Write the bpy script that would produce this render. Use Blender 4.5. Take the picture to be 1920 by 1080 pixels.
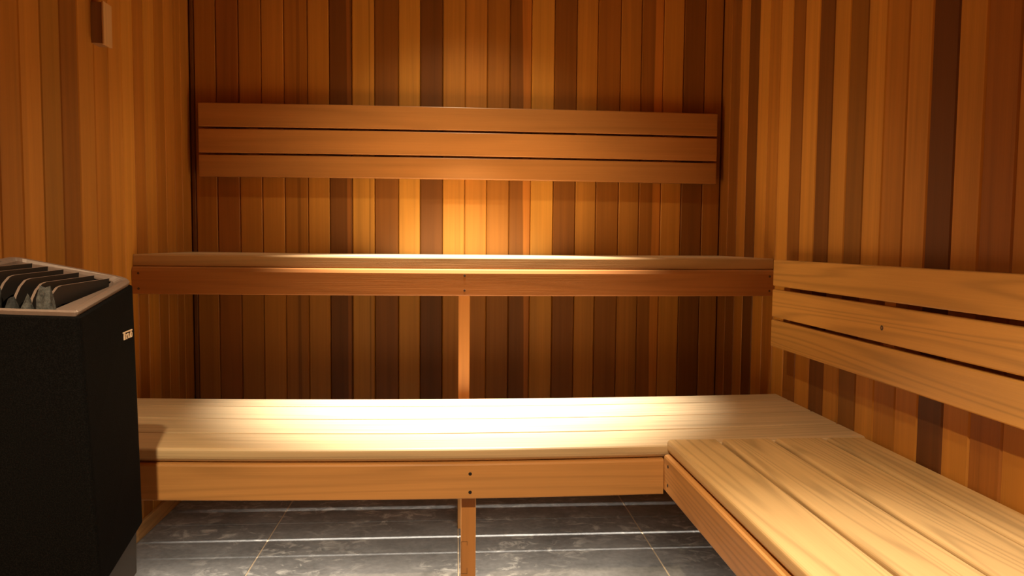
import bpy, bmesh, math, random
from mathutils import Matrix, Vector

for o in list(bpy.data.objects):
    bpy.data.objects.remove(o)
S = bpy.context.scene
C = S.collection
random.seed(7)

# ------------------------------------------------------------------ camera
EYE = 0.8672
yaw, pitch, roll = .0748, -.0622, -.0087
cy, sy, cp, sp, cr, sr = math.cos(yaw), math.sin(yaw), math.cos(pitch), math.sin(pitch), math.cos(roll), math.sin(roll)
V = Matrix(((cr, 0, -sr), (0, 1, 0), (sr, 0, cr))) @ Matrix(((1, 0, 0), (0, cp, sp), (0, -sp, cp))) @ Matrix(((cy, -sy, 0), (sy, cy, 0), (0, 0, 1)))
rt, fw, up = V[0], V[1], V[2]
cam = bpy.data.cameras.new('camera')
cam.sensor_width = 36.0
cam.lens = 1400.0 / 1920.0 * 36.0
cam.clip_start = .02
co = bpy.data.objects.new('camera', cam)
C.objects.link(co)
co.matrix_world = Matrix(((rt[0], up[0], -fw[0], 0), (rt[1], up[1], -fw[1], 0), (rt[2], up[2], -fw[2], EYE), (0, 0, 0, 1)))
S.camera = co

# ------------------------------------------------------------------ light and exposure
w = bpy.data.worlds.new('world')
S.world = w
w.use_nodes = True
w.node_tree.nodes['Background'].inputs[0].default_value = (1, .6, .3, 1)
w.node_tree.nodes['Background'].inputs[1].default_value = 0.0
S.view_settings.view_transform = 'Standard'
S.view_settings.look = 'None'
S.view_settings.gamma = 1
S.view_settings.use_curve_mapping = False
S.view_settings.exposure = 0.08


def spot(name, loc, power, size, blend, target=None, col=(1, .93, .80), rad=.025):
    l = bpy.data.lights.new(name, 'SPOT')
    l.energy = power
    l.spot_size = math.radians(size)
    l.spot_blend = blend
    l.shadow_soft_size = rad
    l.color = col
    o = bpy.data.objects.new(name, l)
    C.objects.link(o)
    o.location = loc
    if target:
        o.rotation_euler = (Vector(target) - Vector(loc)).to_track_quat('-Z', 'Y').to_euler()
    return o


spot('ceiling_spot_back', (.03, 2.160, 2.09), 880, 51, 1.0, (.03, 2.21, 0), col=(1, .97, .91))
spot('ceiling_spot_back_spill', (.03, 2.06, 2.085), 27, 103, .55, (.03, 2.06, 0), col=(1, .80, .50))
spot('ceiling_spot_middle', (.58, .80, 2.09), 120, 40, 1.0, (.54, .80, 0), col=(1, .97, .91))
spot('ceiling_spot_front', (-.25, -.02, 2.09), 265, 112, .55, (-.25, .0, 0), col=(1, .79, .50))
# strip light added unseen behind the lower bench front rail to brighten the tiles
l_ = bpy.data.lights.new('added_under_bench_strip', 'AREA')
l_.shape = 'RECTANGLE'
l_.size, l_.size_y = 1.35, .02
l_.energy = 5
l_.color = (1, .93, .82)
l_.spread = math.radians(112)
o_ = bpy.data.objects.new('added_under_bench_strip', l_)
C.objects.link(o_)
o_.location = (-.18, 1.690, .325)
o_.rotation_euler = (math.radians(18), 0, 0)

# ------------------------------------------------------------------ materials


def nodes_of(name):
    m = bpy.data.materials.new(name)
    m.use_nodes = True
    nt = m.node_tree
    return m, nt, nt.nodes['Principled BSDF']


class NB:
    def __init__(s, nt):
        s.nt = nt

    def n(s, t, **kw):
        x = s.nt.nodes.new(t)
        for k, v in kw.items():
            setattr(x, k, v)
        return x

    def l(s, a, b):
        s.nt.links.new(a, b)

    def math(s, op, a, b=None, clamp=False):
        x = s.n('ShaderNodeMath', operation=op, use_clamp=clamp)
        for i, v in enumerate((a, b)):
            if v is None:
                continue
            if isinstance(v, (int, float)):
                x.inputs[i].default_value = v
            else:
                s.l(v, x.inputs[i])
        return x.outputs[0]

    def vmul(s, vec, tup):
        x = s.n('ShaderNodeVectorMath', operation='MULTIPLY')
        s.l(vec, x.inputs[0])
        x.inputs[1].default_value = tup
        return x.outputs[0]

    def noise(s, vec, detail=2, rough=.5, dist=0):
        x = s.n('ShaderNodeTexNoise')
        x.inputs['Scale'].default_value = 1
        x.inputs['Detail'].default_value = detail
        x.inputs['Roughness'].default_value = rough
        x.inputs['Distortion'].default_value = dist
        s.l(vec, x.inputs['Vector'])
        return x.outputs[0]


def wood(name, ax, fine=.25, streak=.5, ring=.0, rough=.45, bump=.08, coat=0.0, ringk=55):
    """Sawn timber; ax is the object axis the grain follows. The tone comes from each piece's own colour."""
    m, nt, b = nodes_of(name)
    g = NB(nt)
    tc = g.n('ShaderNodeTexCoord').outputs['Object']
    oi = g.n('ShaderNodeObjectInfo')
    r = g.n('ShaderNodeCombineXYZ')
    for i in range(3):
        g.l(g.math('MULTIPLY', oi.outputs['Random'], 41.0 + 17 * i), r.inputs[i])

    def coords(along, across):
        sc = [across] * 3
        sc[ax] = along
        v = g.n('ShaderNodeVectorMath', operation='ADD')
        g.l(g.vmul(tc, tuple(sc)), v.inputs[0])
        g.l(r.outputs[0], v.inputs[1])
        return v.outputs[0]
    fib = g.noise(coords(5, 420), 2, .6)
    stk = g.noise(coords(.55, 46), 3, .6)
    blotch = g.noise(coords(1.6, 7), 2, .5)
    rn = g.noise(coords(.42, 11), 1, .4, .15)
    rs = g.math('SINE', g.math('MULTIPLY', rn, ringk))
    rs = g.math('POWER', g.math('ADD', g.math('MULTIPLY', rs, .5), .5), 3)
    f = g.math('ADD', 1.0, g.math('MULTIPLY', g.math('SUBTRACT', fib, .5), fine))
    f = g.math('ADD', f, g.math('MULTIPLY', g.math('SUBTRACT', stk, .5), streak))
    f = g.math('ADD', f, g.math('MULTIPLY', g.math('SUBTRACT', blotch, .5), .35))
    f = g.math('SUBTRACT', f, g.math('MULTIPLY', rs, ring))
    # sapwood stripe: object properties say where across the piece it starts, its slant along the grain and its gain
    gain = g.n('ShaderNodeAttribute', attribute_type='OBJECT', attribute_name='sap_gain').outputs['Fac']
    pos = g.n('ShaderNodeAttribute', attribute_type='OBJECT', attribute_name='sap_start').outputs['Fac']
    wid = g.n('ShaderNodeAttribute', attribute_type='OBJECT', attribute_name='sap_width').outputs['Fac']
    sl = g.n('ShaderNodeAttribute', attribute_type='OBJECT', attribute_name='sap_slant').outputs['Fac']
    sep = g.n('ShaderNodeSeparateXYZ')
    g.l(tc, sep.inputs[0])
    across = sep.outputs[0 if ax != 0 else 1]
    edge = g.math('SUBTRACT', g.math('ADD', across, g.math('MULTIPLY', sep.outputs[ax], sl)), pos)
    wob = g.math('MULTIPLY', g.math('SUBTRACT', g.noise(coords(2.2, 20), 2), .5), .010)
    edge = g.math('ADD', edge, wob)
    up_ = g.math('MULTIPLY', edge, 300.0, True)
    dn_ = g.math('SUBTRACT', 1.0, g.math('MULTIPLY', g.math('SUBTRACT', edge, wid), 300.0, True))
    f = g.math('MULTIPLY', f, g.math('ADD', 1.0, g.math('MULTIPLY', g.math('MULTIPLY', up_, dn_), gain)))
    f = g.math('MAXIMUM', f, .12)
    vm = g.n('ShaderNodeVectorMath', operation='SCALE')
    g.l(oi.outputs['Color'], vm.inputs[0])
    g.l(f, vm.inputs['Scale'])
    g.l(vm.outputs[0], b.inputs['Base Color'])
    b.inputs['Roughness'].default_value = rough
    b.inputs['Coat Weight'].default_value = coat
    b.inputs['Coat Roughness'].default_value = .3
    b.inputs['Specular IOR Level'].default_value = .35
    bp = g.n('ShaderNodeBump')
    bp.inputs['Strength'].default_value = bump
    bp.inputs['Distance'].default_value = .002
    g.l(fib, bp.inputs['Height'])
    g.l(bp.outputs[0], b.inputs['Normal'])
    return m


WALL = wood('cedar_wall', 2, .22, .55, .06, .5, .05)
BX = wood('bench_wood_x', 0, .18, .28, .13, .42, .10, ringk=70)
BY = wood('bench_wood_y', 1, .20, .26, .22, .38, .10, ringk=120)
BZ = wood('bench_wood_z', 2, .18, .28, .12, .45, .08)
GLOSS = wood('varnished_wood_x', 0, .2, .3, .10, .33, .16)


def plain(name, col, rough=.5, metal=0.0, spec=.5):
    m, nt, b = nodes_of(name)
    g = NB(nt)
    tc = g.n('ShaderNodeTexCoord').outputs['Object']
    nz = g.noise(g.vmul(tc, (160, 160, 160)), 3)
    mx = g.n('ShaderNodeMix', data_type='RGBA')
    g.l(nz, mx.inputs[0])
    mx.inputs[6].default_value = tuple(c * .85 for c in col) + (1,)
    mx.inputs[7].default_value = tuple(c * 1.15 for c in col) + (1,)
    g.l(mx.outputs[2], b.inputs['Base Color'])
    b.inputs['Roughness'].default_value = rough
    b.inputs['Metallic'].default_value = metal
    b.inputs['Specular IOR Level'].default_value = spec
    return m


def granular(name):
    m, nt, b = nodes_of(name)
    g = NB(nt)
    tc = g.n('ShaderNodeTexCoord').outputs['Object']
    nz = g.noise(g.vmul(tc, (520, 520, 520)), 2, .7)
    rp = g.n('ShaderNodeValToRGB')
    rp.color_ramp.elements[0].position = .42
    rp.color_ramp.elements[0].color = (.0022, .0019, .0017, 1)
    rp.color_ramp.elements[1].position = .75
    rp.color_ramp.elements[1].color = (.0075, .0065, .0058, 1)
    g.l(nz, rp.inputs[0])
    g.l(rp.outputs[0], b.inputs['Base Color'])
    b.inputs['Roughness'].default_value = .9
    b.inputs['Specular IOR Level'].default_value = .06
    bp = g.n('ShaderNodeBump')
    bp.inputs['Strength'].default_value = .5
    bp.inputs['Distance'].default_value = .001
    g.l(nz, bp.inputs['Height'])
    g.l(bp.outputs[0], b.inputs['Normal'])
    return m


def slate(name):
    m, nt, b = nodes_of(name)
    g = NB(nt)
    ge = g.n('ShaderNodeNewGeometry').outputs['Position']
    oi = g.n('ShaderNodeObjectInfo')
    n1 = g.noise(g.vmul(ge, (5, 7, 5)), 5, .6, .4)
    n2 = g.noise(g.vmul(ge, (16, 22, 16)), 5, .68, 1.0)
    n3 = g.noise(g.vmul(ge, (60, 60, 60)), 3, .6)
    n4 = g.noise(g.vmul(ge, (3.2, 4, 3)), 2, .5)
    rp = g.n('ShaderNodeValToRGB')
    e = rp.color_ramp.elements
    e[0].position, e[0].color = .3, (.10, .093, .082, 1)
    e[1].position, e[1].color = .72, (.27, .25, .222, 1)
    g.l(g.math('ADD', g.math('MULTIPLY', n1, .65), g.math('MULTIPLY', n3, .35)), rp.inputs[0])
    # pale mineral bloom left by splashed water
    st = g.math('MULTIPLY', g.math('SUBTRACT', n2, .525), 7.0, True)
    st = g.math('MULTIPLY', st, g.math('MULTIPLY', g.math('SUBTRACT', n4, .36), 4.0, True))
    mx = g.n('ShaderNodeMix', data_type='RGBA')
    g.l(g.math('MULTIPLY', st, .62), mx.inputs[0])
    g.l(rp.outputs[0], mx.inputs[6])
    mx.inputs[7].default_value = (.66, .60, .50, 1)
    g.l(mx.outputs[2], b.inputs['Base Color'])
    b.inputs['Roughness'].default_value = .55
    b.inputs['Specular IOR Level'].default_value = .35
    bp = g.n('ShaderNodeBump')
    bp.inputs['Strength'].default_value = .15
    bp.inputs['Distance'].default_value = .003
    g.l(n3, bp.inputs['Height'])
    g.l(bp.outputs[0], b.inputs['Normal'])
    return m


def rock(name, a, c):
    m, nt, b = nodes_of(name)
    g = NB(nt)
    tc = g.n('ShaderNodeTexCoord').outputs['Object']
    nz = g.noise(g.vmul(tc, (110, 110, 110)), 4, .65)
    rp = g.n('ShaderNodeValToRGB')
    rp.color_ramp.elements[0].position = .35
    rp.color_ramp.elements[0].color = a + (1,)
    rp.color_ramp.elements[1].position = .7
    rp.color_ramp.elements[1].color = c + (1,)
    g.l(nz, rp.inputs[0])
    g.l(rp.outputs[0], b.inputs['Base Color'])
    b.inputs['Roughness'].default_value = .8
    bp = g.n('ShaderNodeBump')
    bp.inputs['Strength'].default_value = .6
    bp.inputs['Distance'].default_value = .003
    g.l(nz, bp.inputs['Height'])
    g.l(bp.outputs[0], b.inputs['Normal'])
    return m


M_BLACK = granular('black_granular_coating')
M_RIM = plain('taupe_enamel', (.23, .165, .13), .42, .2)
M_BAR = plain('grate_enamel_shaded', (.016, .012, .010), .55)  # bar colour darkened to give the sides their shade
M_CASE = plain('grey_casing', (.055, .052, .044), .6)
M_BADGE = plain('badge_metal', (.95, .74, .52), .45)
M_SLATE = slate('slate_tile')
M_GROUT = plain('tan_grout', (.46, .34, .21), .9)
M_SCREW = plain('dark_screw', (.05, .042, .036), .4, .8)
M_KNOT = plain('knot_wood', (.05, .02, .008), .6)
M_ROCK = rock('grey_stone', (.018, .018, .016), (.095, .093, .083))
M_DROCK = rock('dark_stone', (.004, .004, .004), (.022, .022, .020))
M_BLOCK = BZ

# ------------------------------------------------------------------ helpers


def link(name, me, mat, parent=None, loc=(0, 0, 0)):
    o = bpy.data.objects.new(name, me)
    C.objects.link(o)
    if mat:
        me.materials.append(mat)
    o.location = loc
    if parent:
        o.parent = parent
        o.location = Vector(loc) - parent.location
    return o


def thing(name, label, cat, loc, group=None):
    o = bpy.data.objects.new(name, None)
    C.objects.link(o)
    o.location = loc
    o.matrix_world.translation = loc
    o['label'] = label
    o['category'] = cat
    if group:
        o['group'] = group
    return o


def section(wd, ht, r, seg):
    """Rounded rectangle outline; r = radius for corners (+w+h, -w+h, -w-h, +w-h)."""
    pts = []
    for (sx, sz, a0, rr) in ((1, 1, 0, r[0]), (-1, 1, 90, r[1]), (-1, -1, 180, r[2]), (1, -1, 270, r[3])):
        cx, cz = sx * (wd / 2 - rr), sz * (ht / 2 - rr)
        if rr <= 0:
            pts.append((sx * wd / 2, sz * ht / 2))
            continue
        for k in range(seg + 1):
            a = math.radians(a0 + 90 * k / seg)
            pts.append((cx + rr * math.cos(a), cz + rr * math.sin(a)))
    return pts


def beam(name, axis, lo, hi, mat, parent=None, col=(.5, .3, .1), r=0.0, seg=1, bow=None, n=1):
    """A length of timber filling the box lo..hi, grain along axis; bow(u) lifts it along z, u in -1..1."""
    c = [(a + b) / 2 for a, b in zip(lo, hi)]
    d = [b - a for a, b in zip(lo, hi)]
    A = {'x': (0, 1, 2), 'y': (1, 0, 2), 'z': (2, 0, 1), 'Z': (2, 1, 0)}[axis]
    rr = r if isinstance(r, (tuple, list)) else (r,) * 4
    pts = section(d[A[1]], d[A[2]], rr, seg)
    verts, faces = [], []
    for i in range(n + 1):
        t = -d[A[0]] / 2 + d[A[0]] * i / n
        off = bow(2.0 * i / n - 1) if bow else 0.0
        for (p, q) in pts:
            v = [0, 0, 0]
            v[A[0]], v[A[1]], v[A[2]] = t, p, q
            v[2] += off
            verts.append(v)
    k = len(pts)
    for i in range(n):
        for j in range(k):
            a, b = i * k + j, i * k + (j + 1) % k
            faces.append((a, b, b + k, a + k))
    faces.append(tuple(range(k))[::-1])
    faces.append(tuple(range(n * k, n * k + k)))
    me = bpy.data.meshes.new(name)
    me.from_pydata(verts, [], faces)
    bm = bmesh.new()
    bm.from_mesh(me)
    bmesh.ops.recalc_face_normals(bm, faces=bm.faces)
    bm.to_mesh(me)
    bm.free()
    o = link(name, me, mat, parent, c)
    o.color = (col[0], col[1], col[2], 1)
    return o


def disc(name, loc, normal, rad, depth, mat, parent, seg=10):
    """Low dome: a screw head or a knot, seated in the surface."""
    bm = bmesh.new()
    prof = ((1.0, -.5), (1.0, .15), (.75, .5), (.3, .5), (.22, .2))
    rings = []
    for (q, z) in prof:
        rings.append([bm.verts.new((rad * q * math.cos(6.28318 * i / seg), rad * q * math.sin(6.28318 * i / seg), z * depth)) for i in range(seg)])
    for a, b in zip(rings, rings[1:]):
        for i in range(seg):
            bm.faces.new((a[i], a[(i + 1) % seg], b[(i + 1) % seg], b[i]))
    bm.faces.new(rings[-1])
    bm.faces.new(rings[0][::-1])
    q = Vector((0, 0, 1)).rotation_difference(Vector(normal))
    bmesh.ops.rotate(bm, verts=bm.verts, cent=(0, 0, 0), matrix=q.to_matrix())
    me = bpy.data.meshes.new(name)
    bm.to_mesh(me)
    bm.free()
    return link(name, me, mat, parent, loc)


def mesh(name, verts, faces, mat, parent=None, loc=(0, 0, 0)):
    """Mesh from world-space vertices, with its own origin at loc."""
    me = bpy.data.meshes.new(name)
    me.from_pydata([tuple(Vector(v) - Vector(loc)) for v in verts], [], faces)
    bm = bmesh.new()
    bm.from_mesh(me)
    bmesh.ops.remove_doubles(bm, verts=bm.verts, dist=1e-6)
    bmesh.ops.recalc_face_normals(bm, faces=bm.faces)
    bm.to_mesh(me)
    bm.free()
    return link(name, me, mat, parent, loc)


# ------------------------------------------------------------------ the room
XL, XR, YB, YF, ZC = -.914, .956, 2.671, -.45, 2.12
T = .014                                     # thickness of the wall boards


def struct(o):
    o['kind'] = 'structure'
    return o


TONE = {
    'L': (.48, 0.2069, .030), 'l': (.43, 0.1775, .026), 'M': (.375, 0.1480, .020), 'm': (.33, 0.1250, .017),
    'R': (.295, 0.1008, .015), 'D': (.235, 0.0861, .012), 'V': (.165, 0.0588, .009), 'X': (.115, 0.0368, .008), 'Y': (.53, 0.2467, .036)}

floor = struct(beam('floor', 'y', (XL - .1, YF - .1, -.08), (XR + .1, YB + .1, -.0015), M_GROUT))
wall_back = struct(beam('wall_back', 'z', (XL - .1, YB + T, 0), (XR + .1, YB + .1, ZC), WALL, None, TONE['D']))
wall_left = struct(beam('wall_left', 'z', (XL - .1, YF, 0), (XL - T, YB + T, ZC), WALL, None, TONE['m']))
wall_right = struct(beam('wall_right', 'z', (XR + T, YF, 0), (XR + .1, YB + T, ZC), WALL, None, TONE['m']))
# the near wall, with the doorway the picture is taken from
fv, ff = [], []
for (x0, x1, z0, z1) in ((XL - .1, -.42, 0, ZC), (.47, XR + .1, 0, ZC), (-.42, .47, 2.02, ZC)):
    q = len(fv)
    fv += [(x, y, z) for y in (YF - .1, YF) for z in (z0, z1) for x in (x0, x1)]
    ff += [tuple(q + k for k in t) for t in ((0, 1, 3, 2), (4, 6, 7, 5), (0, 4, 5, 1), (2, 3, 7, 6), (0, 2, 6, 4), (1, 5, 7, 3))]
wall_front = struct(mesh('wall_front', fv, ff, WALL, None, (0, YF, 1)))
wall_front.color = TONE['M'] + (1,)
ceiling = struct(beam('ceiling', 'y', (XL - .1, YF - .1, ZC), (XR + .1, YB + .1, ZC + .08), BY, None, TONE['M']))

back_edges = [-.9137, -.8978, -.8257, -.7497, -.6735, -.5968, -.5172, -.4426, -.3648, -.287, -.2041, -.1282, -.0492, .0292, .1071,
              .1871, .2637, .3454, .4256, .5004, .5826, .658, .7374, .8122, .89, .956]
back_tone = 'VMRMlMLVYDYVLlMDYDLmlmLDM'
sap = {7: (.020, .012, .9, 0), 15: (.010, .1, 1.1, .012), 21: (.006, .1, .8, 0), 5: (.0, .012, -.3, 0), 8: (.018, .004, -.4, 0),
       20: (.0, .1, -.15, .01)}


def plank(wall, axis, lo, hi, tone, sp=None, jit=.06):
    k = 1 + random.uniform(-jit, jit)
    o = beam('plank', axis, lo, hi, WALL, wall, tuple(c * k for c in TONE[tone]), r=(.003, .003, .003, .003), seg=1)
    if sp:
        o['sap_start'], o['sap_width'], o['sap_gain'], o['sap_slant'] = [float(q) for q in sp]
    return o


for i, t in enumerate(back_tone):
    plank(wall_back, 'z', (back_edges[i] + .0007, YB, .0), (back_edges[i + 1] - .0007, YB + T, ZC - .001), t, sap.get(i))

left_edges = [2.671, 2.5879, 2.526, 2.4496, 2.3737, 2.2947, 2.2225, 2.1455, 2.0667, 1.9882, 1.9076, 1.8268, 1.7441, 1.662, 1.583]
left_tone = 'lMlMLmLlMlDLlMlLMDMlmM'
while left_edges[-1] > .1 and len(left_edges) < len(left_tone):
    left_edges.append(left_edges[-1] - .0795)
left_sap = {6: (.01, .008, -.5, 0), 4: (-.02, .005, -.35, 0), 10: (-.03, .02, .25, 0), 11: (.0, .1, -.35, 0), 0: (-.02, .016, -.4, 0)}
for i in range(len(left_edges) - 1):
    plank(wall_left, 'Z', (XL - T, left_edges[i + 1] + .0007, 0), (XL, left_edges[i] - .0007, ZC - .001), left_tone[i], left_sap.get(i))

right_edges = [2.671, 2.587, 2.5046, 2.429, 2.3462, 2.2662, 2.185, 2.1071, 2.0302, 1.946, 1.8663, 1.7881, 1.708, 1.6293, 1.5456,
               1.4659, 1.3856, 1.3077, 1.2238, 1.1438]
right_tone = 'mDlVLMLDLVLMLMlXlRMlmM'
while right_edges[-1] > .1 and len(right_edges) < len(right_tone):
    right_edges.append(right_edges[-1] - .08)
right_sap = {11: (-.035, .034, -.4, .004), 8: (.0, .01, -.25, 0), 7: (-.034, .012, .7, 0), 0: (.01, .01, -.4, 0), 5: (.012, .03, -.2, 0)}
for i in range(len(right_edges) - 1):
    plank(wall_right, 'Z', (XR, right_edges[i + 1] + .0007, 0), (XR + T, right_edges[i] - .0007, ZC - .001), right_tone[i], right_sap.get(i))

# floor tiles with recessed tan grout
tx = [XL, -.540, .009, .559, XR]
ty = [YB, 2.281, 1.732, 1.183, .634, .085, YF]
for i in range(len(tx) - 1):
    for j in range(len(ty) - 1):
        beam('tile', 'y', (tx[i] + .002, ty[j + 1] + .002, -.010), (tx[i + 1] - .002, ty[j] - .002, 0), M_SLATE, floor, r=.0012)

BB = (.50, .27, .09)
struct(beam('baseboard_left', 'y', (XL, 1.50, 0), (XL + .012, YB, .047), BY, None, BB, r=.002))
struct(beam('baseboard_back', 'x', (XL + .0125, YB - .012, 0), (XR - .0125, YB, .047), BX, None, BB, r=.002))
struct(beam('baseboard_right', 'y', (XR - .012, YF + .02, 0), (XR, YB, .047), BY, None, BB, r=.002))

# ------------------------------------------------------------------ upper bench
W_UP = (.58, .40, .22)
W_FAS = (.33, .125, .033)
W_LOW = (.57, .40, .215)
W_LFAS = (.50, .235, .07)
bowu = lambda u: -.0028 * (1 - u * u)
ub = thing('upper_bench', 'long upper cedar bench across the back wall, above the lower bench', 'bench', (0, 2.43, 0))
ys = [2.19, 2.3075, 2.4295, 2.5515, 2.670]
for i in range(4):
    beam('board', 'x', (XL + .001, ys[i] + (.0025 if i else 0), .789), (XR - .001, ys[i + 1] - .0025, .8221), BX, ub,
         tuple(c * random.uniform(.94, 1.04) for c in W_UP) if i else (.42, .24, .095), r=(.003, .003, .003, .003) if i else (.003, .004, .002, .003), seg=2, bow=bowu, n=16)
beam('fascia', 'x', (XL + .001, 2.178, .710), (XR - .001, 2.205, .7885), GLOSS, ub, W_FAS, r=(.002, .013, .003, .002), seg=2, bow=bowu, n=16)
for x in (-.87, .0245, .92):
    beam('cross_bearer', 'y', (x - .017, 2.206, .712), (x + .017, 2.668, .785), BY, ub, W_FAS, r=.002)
beam('leg', 'z', (.007, 2.212, 0), (.041, 2.285, .709), BZ, ub, (.50, .22, .06), r=.002)
for x in (-.895, .0245, .940):
    zo = bowu(x / .94)
    for z in (.769, .7255):
        disc('screw', (x, 2.1783, z + zo), (0, -1, 0), .0036, .0012, M_SCREW, ub)

# ------------------------------------------------------------------ lower bench
W_SIDE = (.57, .36, .15)
bowl = lambda u: -.0150 * (1 - u * u)
bowb = lambda u: -.0090 * (1 - u * u)
lb = thing('lower_bench', 'long lower wooden bench of four boards in front of the upper bench', 'bench', (0, 1.9, 0))
ys = [1.652, 1.784, 1.922, 2.061, 2.152]
fr = [bowl, lambda u: -.013 * (1 - u * u), lambda u: -.011 * (1 - u * u), bowb]
for i in range(4):
    beam('board', 'x', (XL + .001, ys[i] + (.002 if i else 0), .3865), (XR - .001, ys[i + 1] - .002, .4189), BX, lb,
         tuple(c * k for c, k in zip(W_LOW, ((1, .98, .95), (.97, .97, .97), (1.03, 1.03, 1.03), (.95, .95, .95))[i])),
         r=(.004, .009, .015, .002) if i == 0 else (.004, .004, .002, .002), seg=4, bow=fr[i], n=20)
beam('fascia', 'x', (XL + .001, 1.645, .3045), (.474, 1.670, .3860), BX, lb, W_LFAS, r=(.002, .005, .003, .002), seg=2,
     bow=lambda u: -.0150 * (1 - ((u + 1) * .694 / .935 - 1) ** 2), n=16)
for x in (-.86, .030, .92):
    beam('cross_bearer', 'y', (x - .017, 1.672, .292), (x + .017, 2.145, .369), BY, lb, W_LFAS, r=.002)
beam('light_stop_rail', 'x', (XL + .001, 2.158, .315), (XR - .001, 2.208, .372), BX, lb, W_LFAS, r=.002)  # unseen rail, added to block light falling behind the last board
lg = beam('leg', 'z', (.013, 1.674, 0), (.047, 1.738, .290), BZ, lb, (.45, .19, .05), r=.0015)
# the finger joint that lengthens the leg shows as a stepped hairline
jl = []
for (x0, x1, z0, z1) in ((.014, .028, .1795, .1803), (.0272, .028, .171, .1803), (.0142, .015, .105, .18), (.014, .028, .1045, .1053), (.0272, .028, .105, .118)):
    b0 = len(jl)
    jl += [(x0, 1.6738, z0), (x1, 1.6738, z0), (x1, 1.6738, z1), (x0, 1.6738, z1), (x0, 1.6748, z0), (x1, 1.6748, z0), (x1, 1.6748, z1), (x0, 1.6748, z1)]
fs = []
for q in range(0, len(jl), 8):
    fs += [tuple(q + k for k in f) for f in ((0, 1, 2, 3), (7, 6, 5, 4), (0, 4, 5, 1), (1, 5, 6, 2), (2, 6, 7, 3), (3, 7, 4, 0))]
jo = mesh('finger_joint', jl, fs, M_KNOT, None, (.02, 1.674, .14))
jo.parent = lg
jo.location = Vector((.02, 1.674, .14)) - Vector((.03, 1.706, .145))
for z in (.347, .305):
    disc('screw', (.033, 1.645, z), (0, -1, 0), .0040, .0025, M_SCREW, lb)

# ------------------------------------------------------------------ side bench
sb = thing('side_bench', 'low side bench running along the right wall towards the viewer', 'bench', (.72, .8, 0))
xs = [(.482, .5990), (.6100, .7260), (.7360, .8515), (.8585, .9535)]
for i, (x0, x1) in enumerate(xs):
    beam('board', 'y', (x0, YF + .05, .3865), (x1, 1.648, .4189), BY, sb,
         tuple(c * (1.0, .97, .93, .88)[i] for c in W_SIDE), r=(.008, .009, .014, .004) if i == 0 else (.008, .008, .004, .004), seg=5)
beam('fascia', 'y', (.4745, YF + .05, .3045), (.497, 1.6445, .3858), BY, sb, W_LFAS, r=(.003, .006, .003, .003), seg=2)
for y in (1.45, .85, .1):
    beam('cross_bearer', 'x', (.498, y - .017, .305), (.952, y + .017, .384), BX, sb, W_LFAS, r=.002)
for y in (.85, .1):
    beam('leg', 'z', (.50, y - .06, 0), (.535, y - .02, .384), BZ, sb, W_LFAS, r=.002)
for z in (.367, .324):
    disc('screw', (.4745, 1.612, z), (-1, 0, 0), .0040, .0025, M_SCREW, sb)

# ------------------------------------------------------------------ backrests
W_BR = (.43, .19, .052)
crown = lambda u: .0030 * (1 - u * u)
br = thing('slatted_backrest', 'three-slat wooden backrest fixed high on the back wall', 'backrest', (.026, 2.65, 1.08))
for z0, z1, k in ((1.2480, 1.3280, .92), (1.1600, 1.2410, 1.06), (1.0790, 1.1530, .96)):
    beam('slat', 'x', (-.873, 2.631, z0), (.926, 2.651, z1), GLOSS, br, tuple(c * k for c in W_BR), r=(.002, .003, .003, .002), seg=2, bow=crown, n=16)
for x in (-.70, .03, .76):
    beam('batten', 'z', (x - .02, 2.6512, 1.085), (x + .02, 2.6708, 1.325), BZ, br, W_BR, r=.001)

W_SB = (.56, .285, .07)
sr_ = thing('slatted_backrest', 'three-slat wooden backrest along the right wall above the side bench', 'backrest', (.93, 1.2, .573))
for z0, z1, k, e in ((.7470, .8215, .98, 0), (.6580, .7365, 1.08, .002), (.5725, .6495, .94, .004)):
    s_ = beam('slat', 'y', (.906, .15, z0), (.927, 2.075 + e, z1), BY, sr_, tuple(c * k for c in W_SB), r=(.003, .003, .003, .003), seg=2)
    if z0 == .6580:
        k_ = disc('knot', (.9063, 1.522, .690), (-1, 0, 0), .0062, .0012, M_KNOT, None, 12)
        k_.parent = s_
        k_.location = Vector((.9063, 1.522, .690)) - Vector(((.906 + .927) / 2, (.15 + 2.077) / 2, (.658 + .7365) / 2))
for y in (2.03, 1.53, .6):
    beam('batten', 'z', (.9272, y - .02, .578), (.9558, y + .02, .818), BZ, sr_, W_SB, r=.001)

# ------------------------------------------------------------------ sensor box on the left wall
sx = thing('sensor_box', 'small pale wooden sensor box mounted high on the left wall', 'sensor', (XL, 2.0, 1.355))
beam('body', 'z', (XL, 1.979, 1.355), (XL + .026, 2.021, 1.456), BZ, sx, (.24, .12, .05), r=.001)
beam('cover', 'z', (XL + .0262, 1.977, 1.353), (XL + .032, 2.023, 1.458), BZ, sx, (.50, .30, .13), r=.0015)

# ------------------------------------------------------------------ heater


def rounded(poly, seg=5):
    """poly: (x, y, z, radius) corners in plan order; rounds each corner in plan and blends the heights."""
    out = []
    n = len(poly)
    for i in range(n):
        p, a, b = Vector(poly[i][:3]), Vector(poly[i - 1][:3]), Vector(poly[(i + 1) % n][:3])
        rad = poly[i][3]
        da, db = (a - p), (b - p)
        ta = p + da.normalized() * min(rad, da.length * .45)
        tb = p + db.normalized() * min(rad, db.length * .45)
        for k in range(seg + 1):
            t = k / seg
            out.append((1 - t) ** 2 * ta + 2 * t * (1 - t) * p + t * t * tb)
    return out


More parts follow.
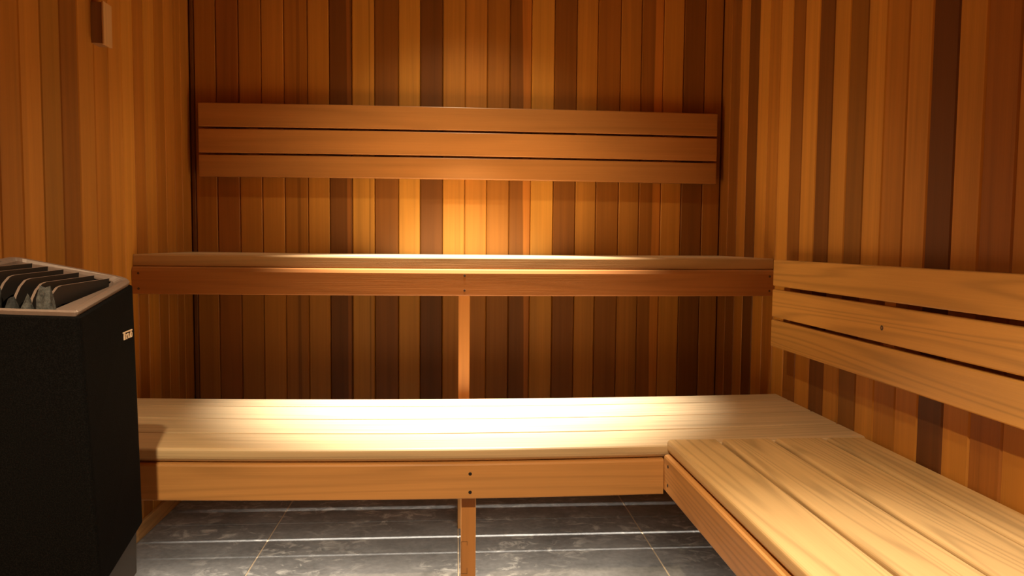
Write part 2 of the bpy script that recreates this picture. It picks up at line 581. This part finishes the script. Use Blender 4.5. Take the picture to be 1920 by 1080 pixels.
def offset(loop, d):
    """Moves a plan loop inward by d."""
    n = len(loop)
    c = sum(loop, Vector()) / n
    out = []
    for i in range(n):
        e1 = (loop[i] - loop[i - 1]).xy
        e2 = (loop[(i + 1) % n] - loop[i]).xy
        nn = Vector((0, 0))
        for e in (e1, e2):
            if e.length > 1e-7:
                q = Vector((-e.y, e.x)).normalized()
                if q.dot((c - loop[i]).xy) < 0:
                    q = -q
                nn += q
        nn.normalize()
        out.append(loop[i] + Vector((nn.x, nn.y, 0)) * d)
    return out


def loft(loops, cap0=False, cap1=False):
    n = len(loops[0])
    verts = [v for lp in loops for v in lp]
    faces = []
    for a in range(len(loops) - 1):
        for i in range(n):
            j = (i + 1) % n
            faces.append((a * n + i, a * n + j, a * n + n + j, a * n + n + i))
    if cap0:
        faces.append(tuple(range(n))[::-1])
    if cap1:
        faces.append(tuple(range((len(loops) - 1) * n, len(loops) * n)))
    return verts, faces


dz = lambda lp, d: [v + Vector((0, 0, d)) for v in lp]
fz = lambda lp, z: [Vector((v.x, v.y, z)) for v in lp]
P1, P2, P3, P6, P7 = (-.571, 1.170, .757), (-.600, 1.440, .792), (-.790, 1.398, .834), (-.800, 1.215, .812), (-.775, 1.172, .763)
top = rounded([P1 + (.008,), P2 + (.030,), P3 + (.025,), P6 + (.01,), P7 + (.01,)])
ht = thing('sauna_heater', 'black granular sauna heater with a slatted top beside the left wall', 'heater', (-.69, 1.3, 0))
HO = (-.69, 1.3, .5)
bot = rounded([(-.546, 1.168, .325, .008), (-.590, 1.440, .335, .022), (-.800, 1.410, .335, .02), (-.815, 1.215, .335, .01), (-.790, 1.168, .325, .01)])
shell_top = dz(offset(top, -.004), -.012)
v, f = loft([fz(offset(bot, .01), .332), bot, [a.lerp(b, .5) for a, b in zip(bot, shell_top)], shell_top, dz(offset(top, .004), -.008), dz(offset(top, .016), -.012), fz(offset(top, .02), .70)], True, True)
mesh('body', v, f, M_BLACK, ht, HO)
# rim: a folded frame around the opening
cx_ = Vector((-.69, 1.3, 0))
def wide(lp, k):
    # the rim is broader along the right side, most of all at its near corner
    out = []
    for q in lp:
        m = max(0, min(1, (q.x + .66) / .03)) * k * (.25 + .75 * max(0, min(1, (1.43 - q.y) / .25)))
        out.append(q + Vector((-m, -.1 * m, 0)))
    return out


inn = wide(offset(top, .0165), .036)
v, f = loft([dz(offset(top, .002), -.009), dz(top, -.003), dz(offset(top, .003), 0), dz(offset(top, .0135), -.001), dz(inn, -.007), dz(wide(offset(top, .018), .038), -.022), dz(offset(top, .006), -.030), dz(offset(top, .002), -.009)])
rim = mesh('top_rim', v, f, M_RIM, ht, (-.69, 1.3, .79))
cs = rounded([(-.566, 1.185, .3315, .006), (-.6015, 1.436, .3315, .012), (-.795, 1.40, .3315, .02), (-.81, 1.22, .3315, .01), (-.78, 1.185, .3315, .01)])
v, f = loft([fz(offset(cs, .02), .225), fz(offset(cs, .001), .236), cs], True, True)
mesh('casing', v, f, M_CASE, ht, (-.69, 1.3, .28))
beam('pedestal', 'z', (-.78, 1.24, 0), (-.68, 1.38, .2245), M_CASE, ht, r=.006, seg=3)
beam('wall_bracket', 'z', (XL + .0005, 1.27, .45), (-.802, 1.36, .72), M_CASE, ht, r=.003)
# grate bars: flat, then bent down at the front
E0, E1 = Vector((-.6275, 1.422, .7915)), Vector((-.785, 1.385, .828))
dirb = Vector((-.008, -.177, -.005)).normalized()
for k in range(7):
    e = E0.lerp(E1, (k + .35) / 6.6)
    L = .166 - .0045 * k
    path = [(e, .022), (e + dirb * .02, .026), (e + dirb * (L - .012), .030), (e + dirb * L + Vector((0, 0, -.002)), .030), (e + dirb * (L + .014) + Vector((0, 0, -.011)), .026),
            (e + dirb * (L + .025) + Vector((0, 0, -.024)), .020), (e + dirb * (L + .031) + Vector((0, 0, -.036)), .012)]
    side = Vector((-dirb.y, dirb.x, 0)) * .0022
    vs, fc = [], []
    for (p, dp) in path:
        lowz = Vector((0, 0, -dp))
        vs += [p + side, p - side, p - side + lowz, p + side + lowz]
    for i in range(len(path) - 1):
        for j in range(4):
            fc.append((i * 4 + j, i * 4 + (j + 1) % 4, i * 4 + 4 + (j + 1) % 4, i * 4 + 4 + j))
    fc += [(3, 2, 1, 0), tuple(len(path) * 4 - 4 + q for q in range(4))]
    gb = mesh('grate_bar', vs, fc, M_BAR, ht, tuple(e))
    gb.data.materials.append(M_RIM)                       # lit top edges painted in with the lighter rim colour
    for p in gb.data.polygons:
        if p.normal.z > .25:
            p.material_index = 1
# ledge along the far side that carries the bar ends
lv, lf = loft([[E0 + Vector((-.002, .010, -.012)), E0 + Vector((-.004, -.006, -.016)), E0 + Vector((-.004, -.006, -.022)), E0 + Vector((-.002, .010, -.022))],
               [E1 + Vector((.0, .010, -.012)), E1 + Vector((-.003, -.006, -.016)), E1 + Vector((-.003, -.006, -.022)), E1 + Vector((.0, .010, -.022))]], True, True)
mesh('bar_ledge', lv, lf, M_RIM, ht, tuple((E0 + E1) / 2))


# lettering on the front, lying in the plane of the face
def on_face(px_u, z):
    """Point on the heater's right-hand face: u runs from the near edge to the far edge."""
    t0, t1 = Vector((-.567, 1.170, .745)), Vector((-.596, 1.440, .780))
    b0, b1 = Vector((-.546, 1.168, .325)), Vector((-.590, 1.440, .335))
    a, b = t0.lerp(t1, px_u), b0.lerp(b1, px_u)
    s = (a.z - z) / (a.z - b.z)
    return a.lerp(b, s)


LZ, LU = .6890, .685
o0 = on_face(LU, LZ)
eu = (on_face(LU + .1, LZ) - o0).normalized()
ev = (on_face(LU, LZ + .05) - o0).normalized()
en = eu.cross(ev).normalized()
if en.x < 0:
    en = -en
F = lambda u, v_, n: o0 + eu * u * .74 + ev * v_ * .78 + en * n
lt = []
lf = []


def bar2(quad):
    q = len(lt)
    for n in (-.001, .0018):
        for (u, v_) in quad:
            lt.append(F(u, v_, n))
    lf.extend([(q, q + 1, q + 2, q + 3)[::-1], (q + 4, q + 5, q + 6, q + 7), (q, q + 1, q + 5, q + 4), (q + 1, q + 2, q + 6, q + 5), (q + 2, q + 3, q + 7, q + 6), (q + 3, q, q + 4, q + 7)])


R4 = lambda u0, v0, u1, v1: ((u0, v0), (u1, v0), (u1, v1), (u0, v1))
letters = [
    [R4(-.006, .0135, .066, .0162), R4(.0, -.002, .011, .0136)],                                             # T, its bar carried over the word
    [((.0135, .0105), (.0175, .0105), (.0235, .004), (.0205, .003)), ((.0265, .0105), (.0305, .0105), (.0235, .003), (.0205, .004)), R4(.0202, -.002, .0238, .0042)],
    [R4(.033, -.0015, .0368, .0105), R4(.033, -.0015, .045, .001)],
    [R4(.048, .0005, .0517, .009), R4(.0603, .0005, .064, .009), R4(.050, -.0015, .062, .0012), R4(.050, .008, .062, .0105), R4(.0515, .0113, .0545, .0129), R4(.0575, .0113, .0605, .0129)],
]
for L_ in letters:
    lt, lf = [], []
    for q in L_:
        bar2(q)
    mesh('letter', lt, lf, M_BADGE, ht, tuple(lt[0]))

# ------------------------------------------------------------------ stones in the heater


def stone(label, loc, size, seed, mat):
    rnd = random.Random(seed)
    bm = bmesh.new()
    bmesh.ops.create_icosphere(bm, subdivisions=2, radius=1)
    cuts = [Vector((rnd.uniform(-1, 1), rnd.uniform(-1, 1), rnd.uniform(-.6, 1))).normalized() for _ in range(9)]
    cuts.append(Vector((rnd.uniform(-.4, .4), -.2, 1)).normalized())
    for v in bm.verts:
        d = v.co.normalized()
        q0 = max(abs(t) for t in d) ** .55
        s = 1.0 / q0 * .9
        for c in cuts:
            q = d.dot(c)
            if q > .7:
                s = min(s, .78 / q)
        s *= 1 + rnd.uniform(-.12, .10)
        v.co = Vector((d.x * size[0], d.y * size[1], d.z * size[2])) * s
    lo = min(v.co.z for v in bm.verts)
    for v in bm.verts:
        v.co.z -= lo
    me = bpy.data.meshes.new('heater_stone')
    bm.to_mesh(me)
    bm.free()
    o = link('heater_stone', me, mat, None, loc)
    o['label'] = label
    o['category'] = 'stone'
    o['group'] = 'stones in the heater'
    return o


stone('large upright grey stone at the front of the heater top', (-.6335, 1.2025, .7003), (.0155, .0120, .0535), 3, M_ROCK)
stone('small grey stone leaning beside the large stone in the heater', (-.6605, 1.2035, .7003), (.0110, .0120, .046), 5, M_ROCK)
stone('low flat dark grey stone in the heater next to the small one', (-.686, 1.2035, .7003), (.014, .0120, .042), 8, M_DROCK)
stone('rough black stone in the heater top at the left edge', (-.7215, 1.2045, .7003), (.024, .0125, .064), 11, M_DROCK)
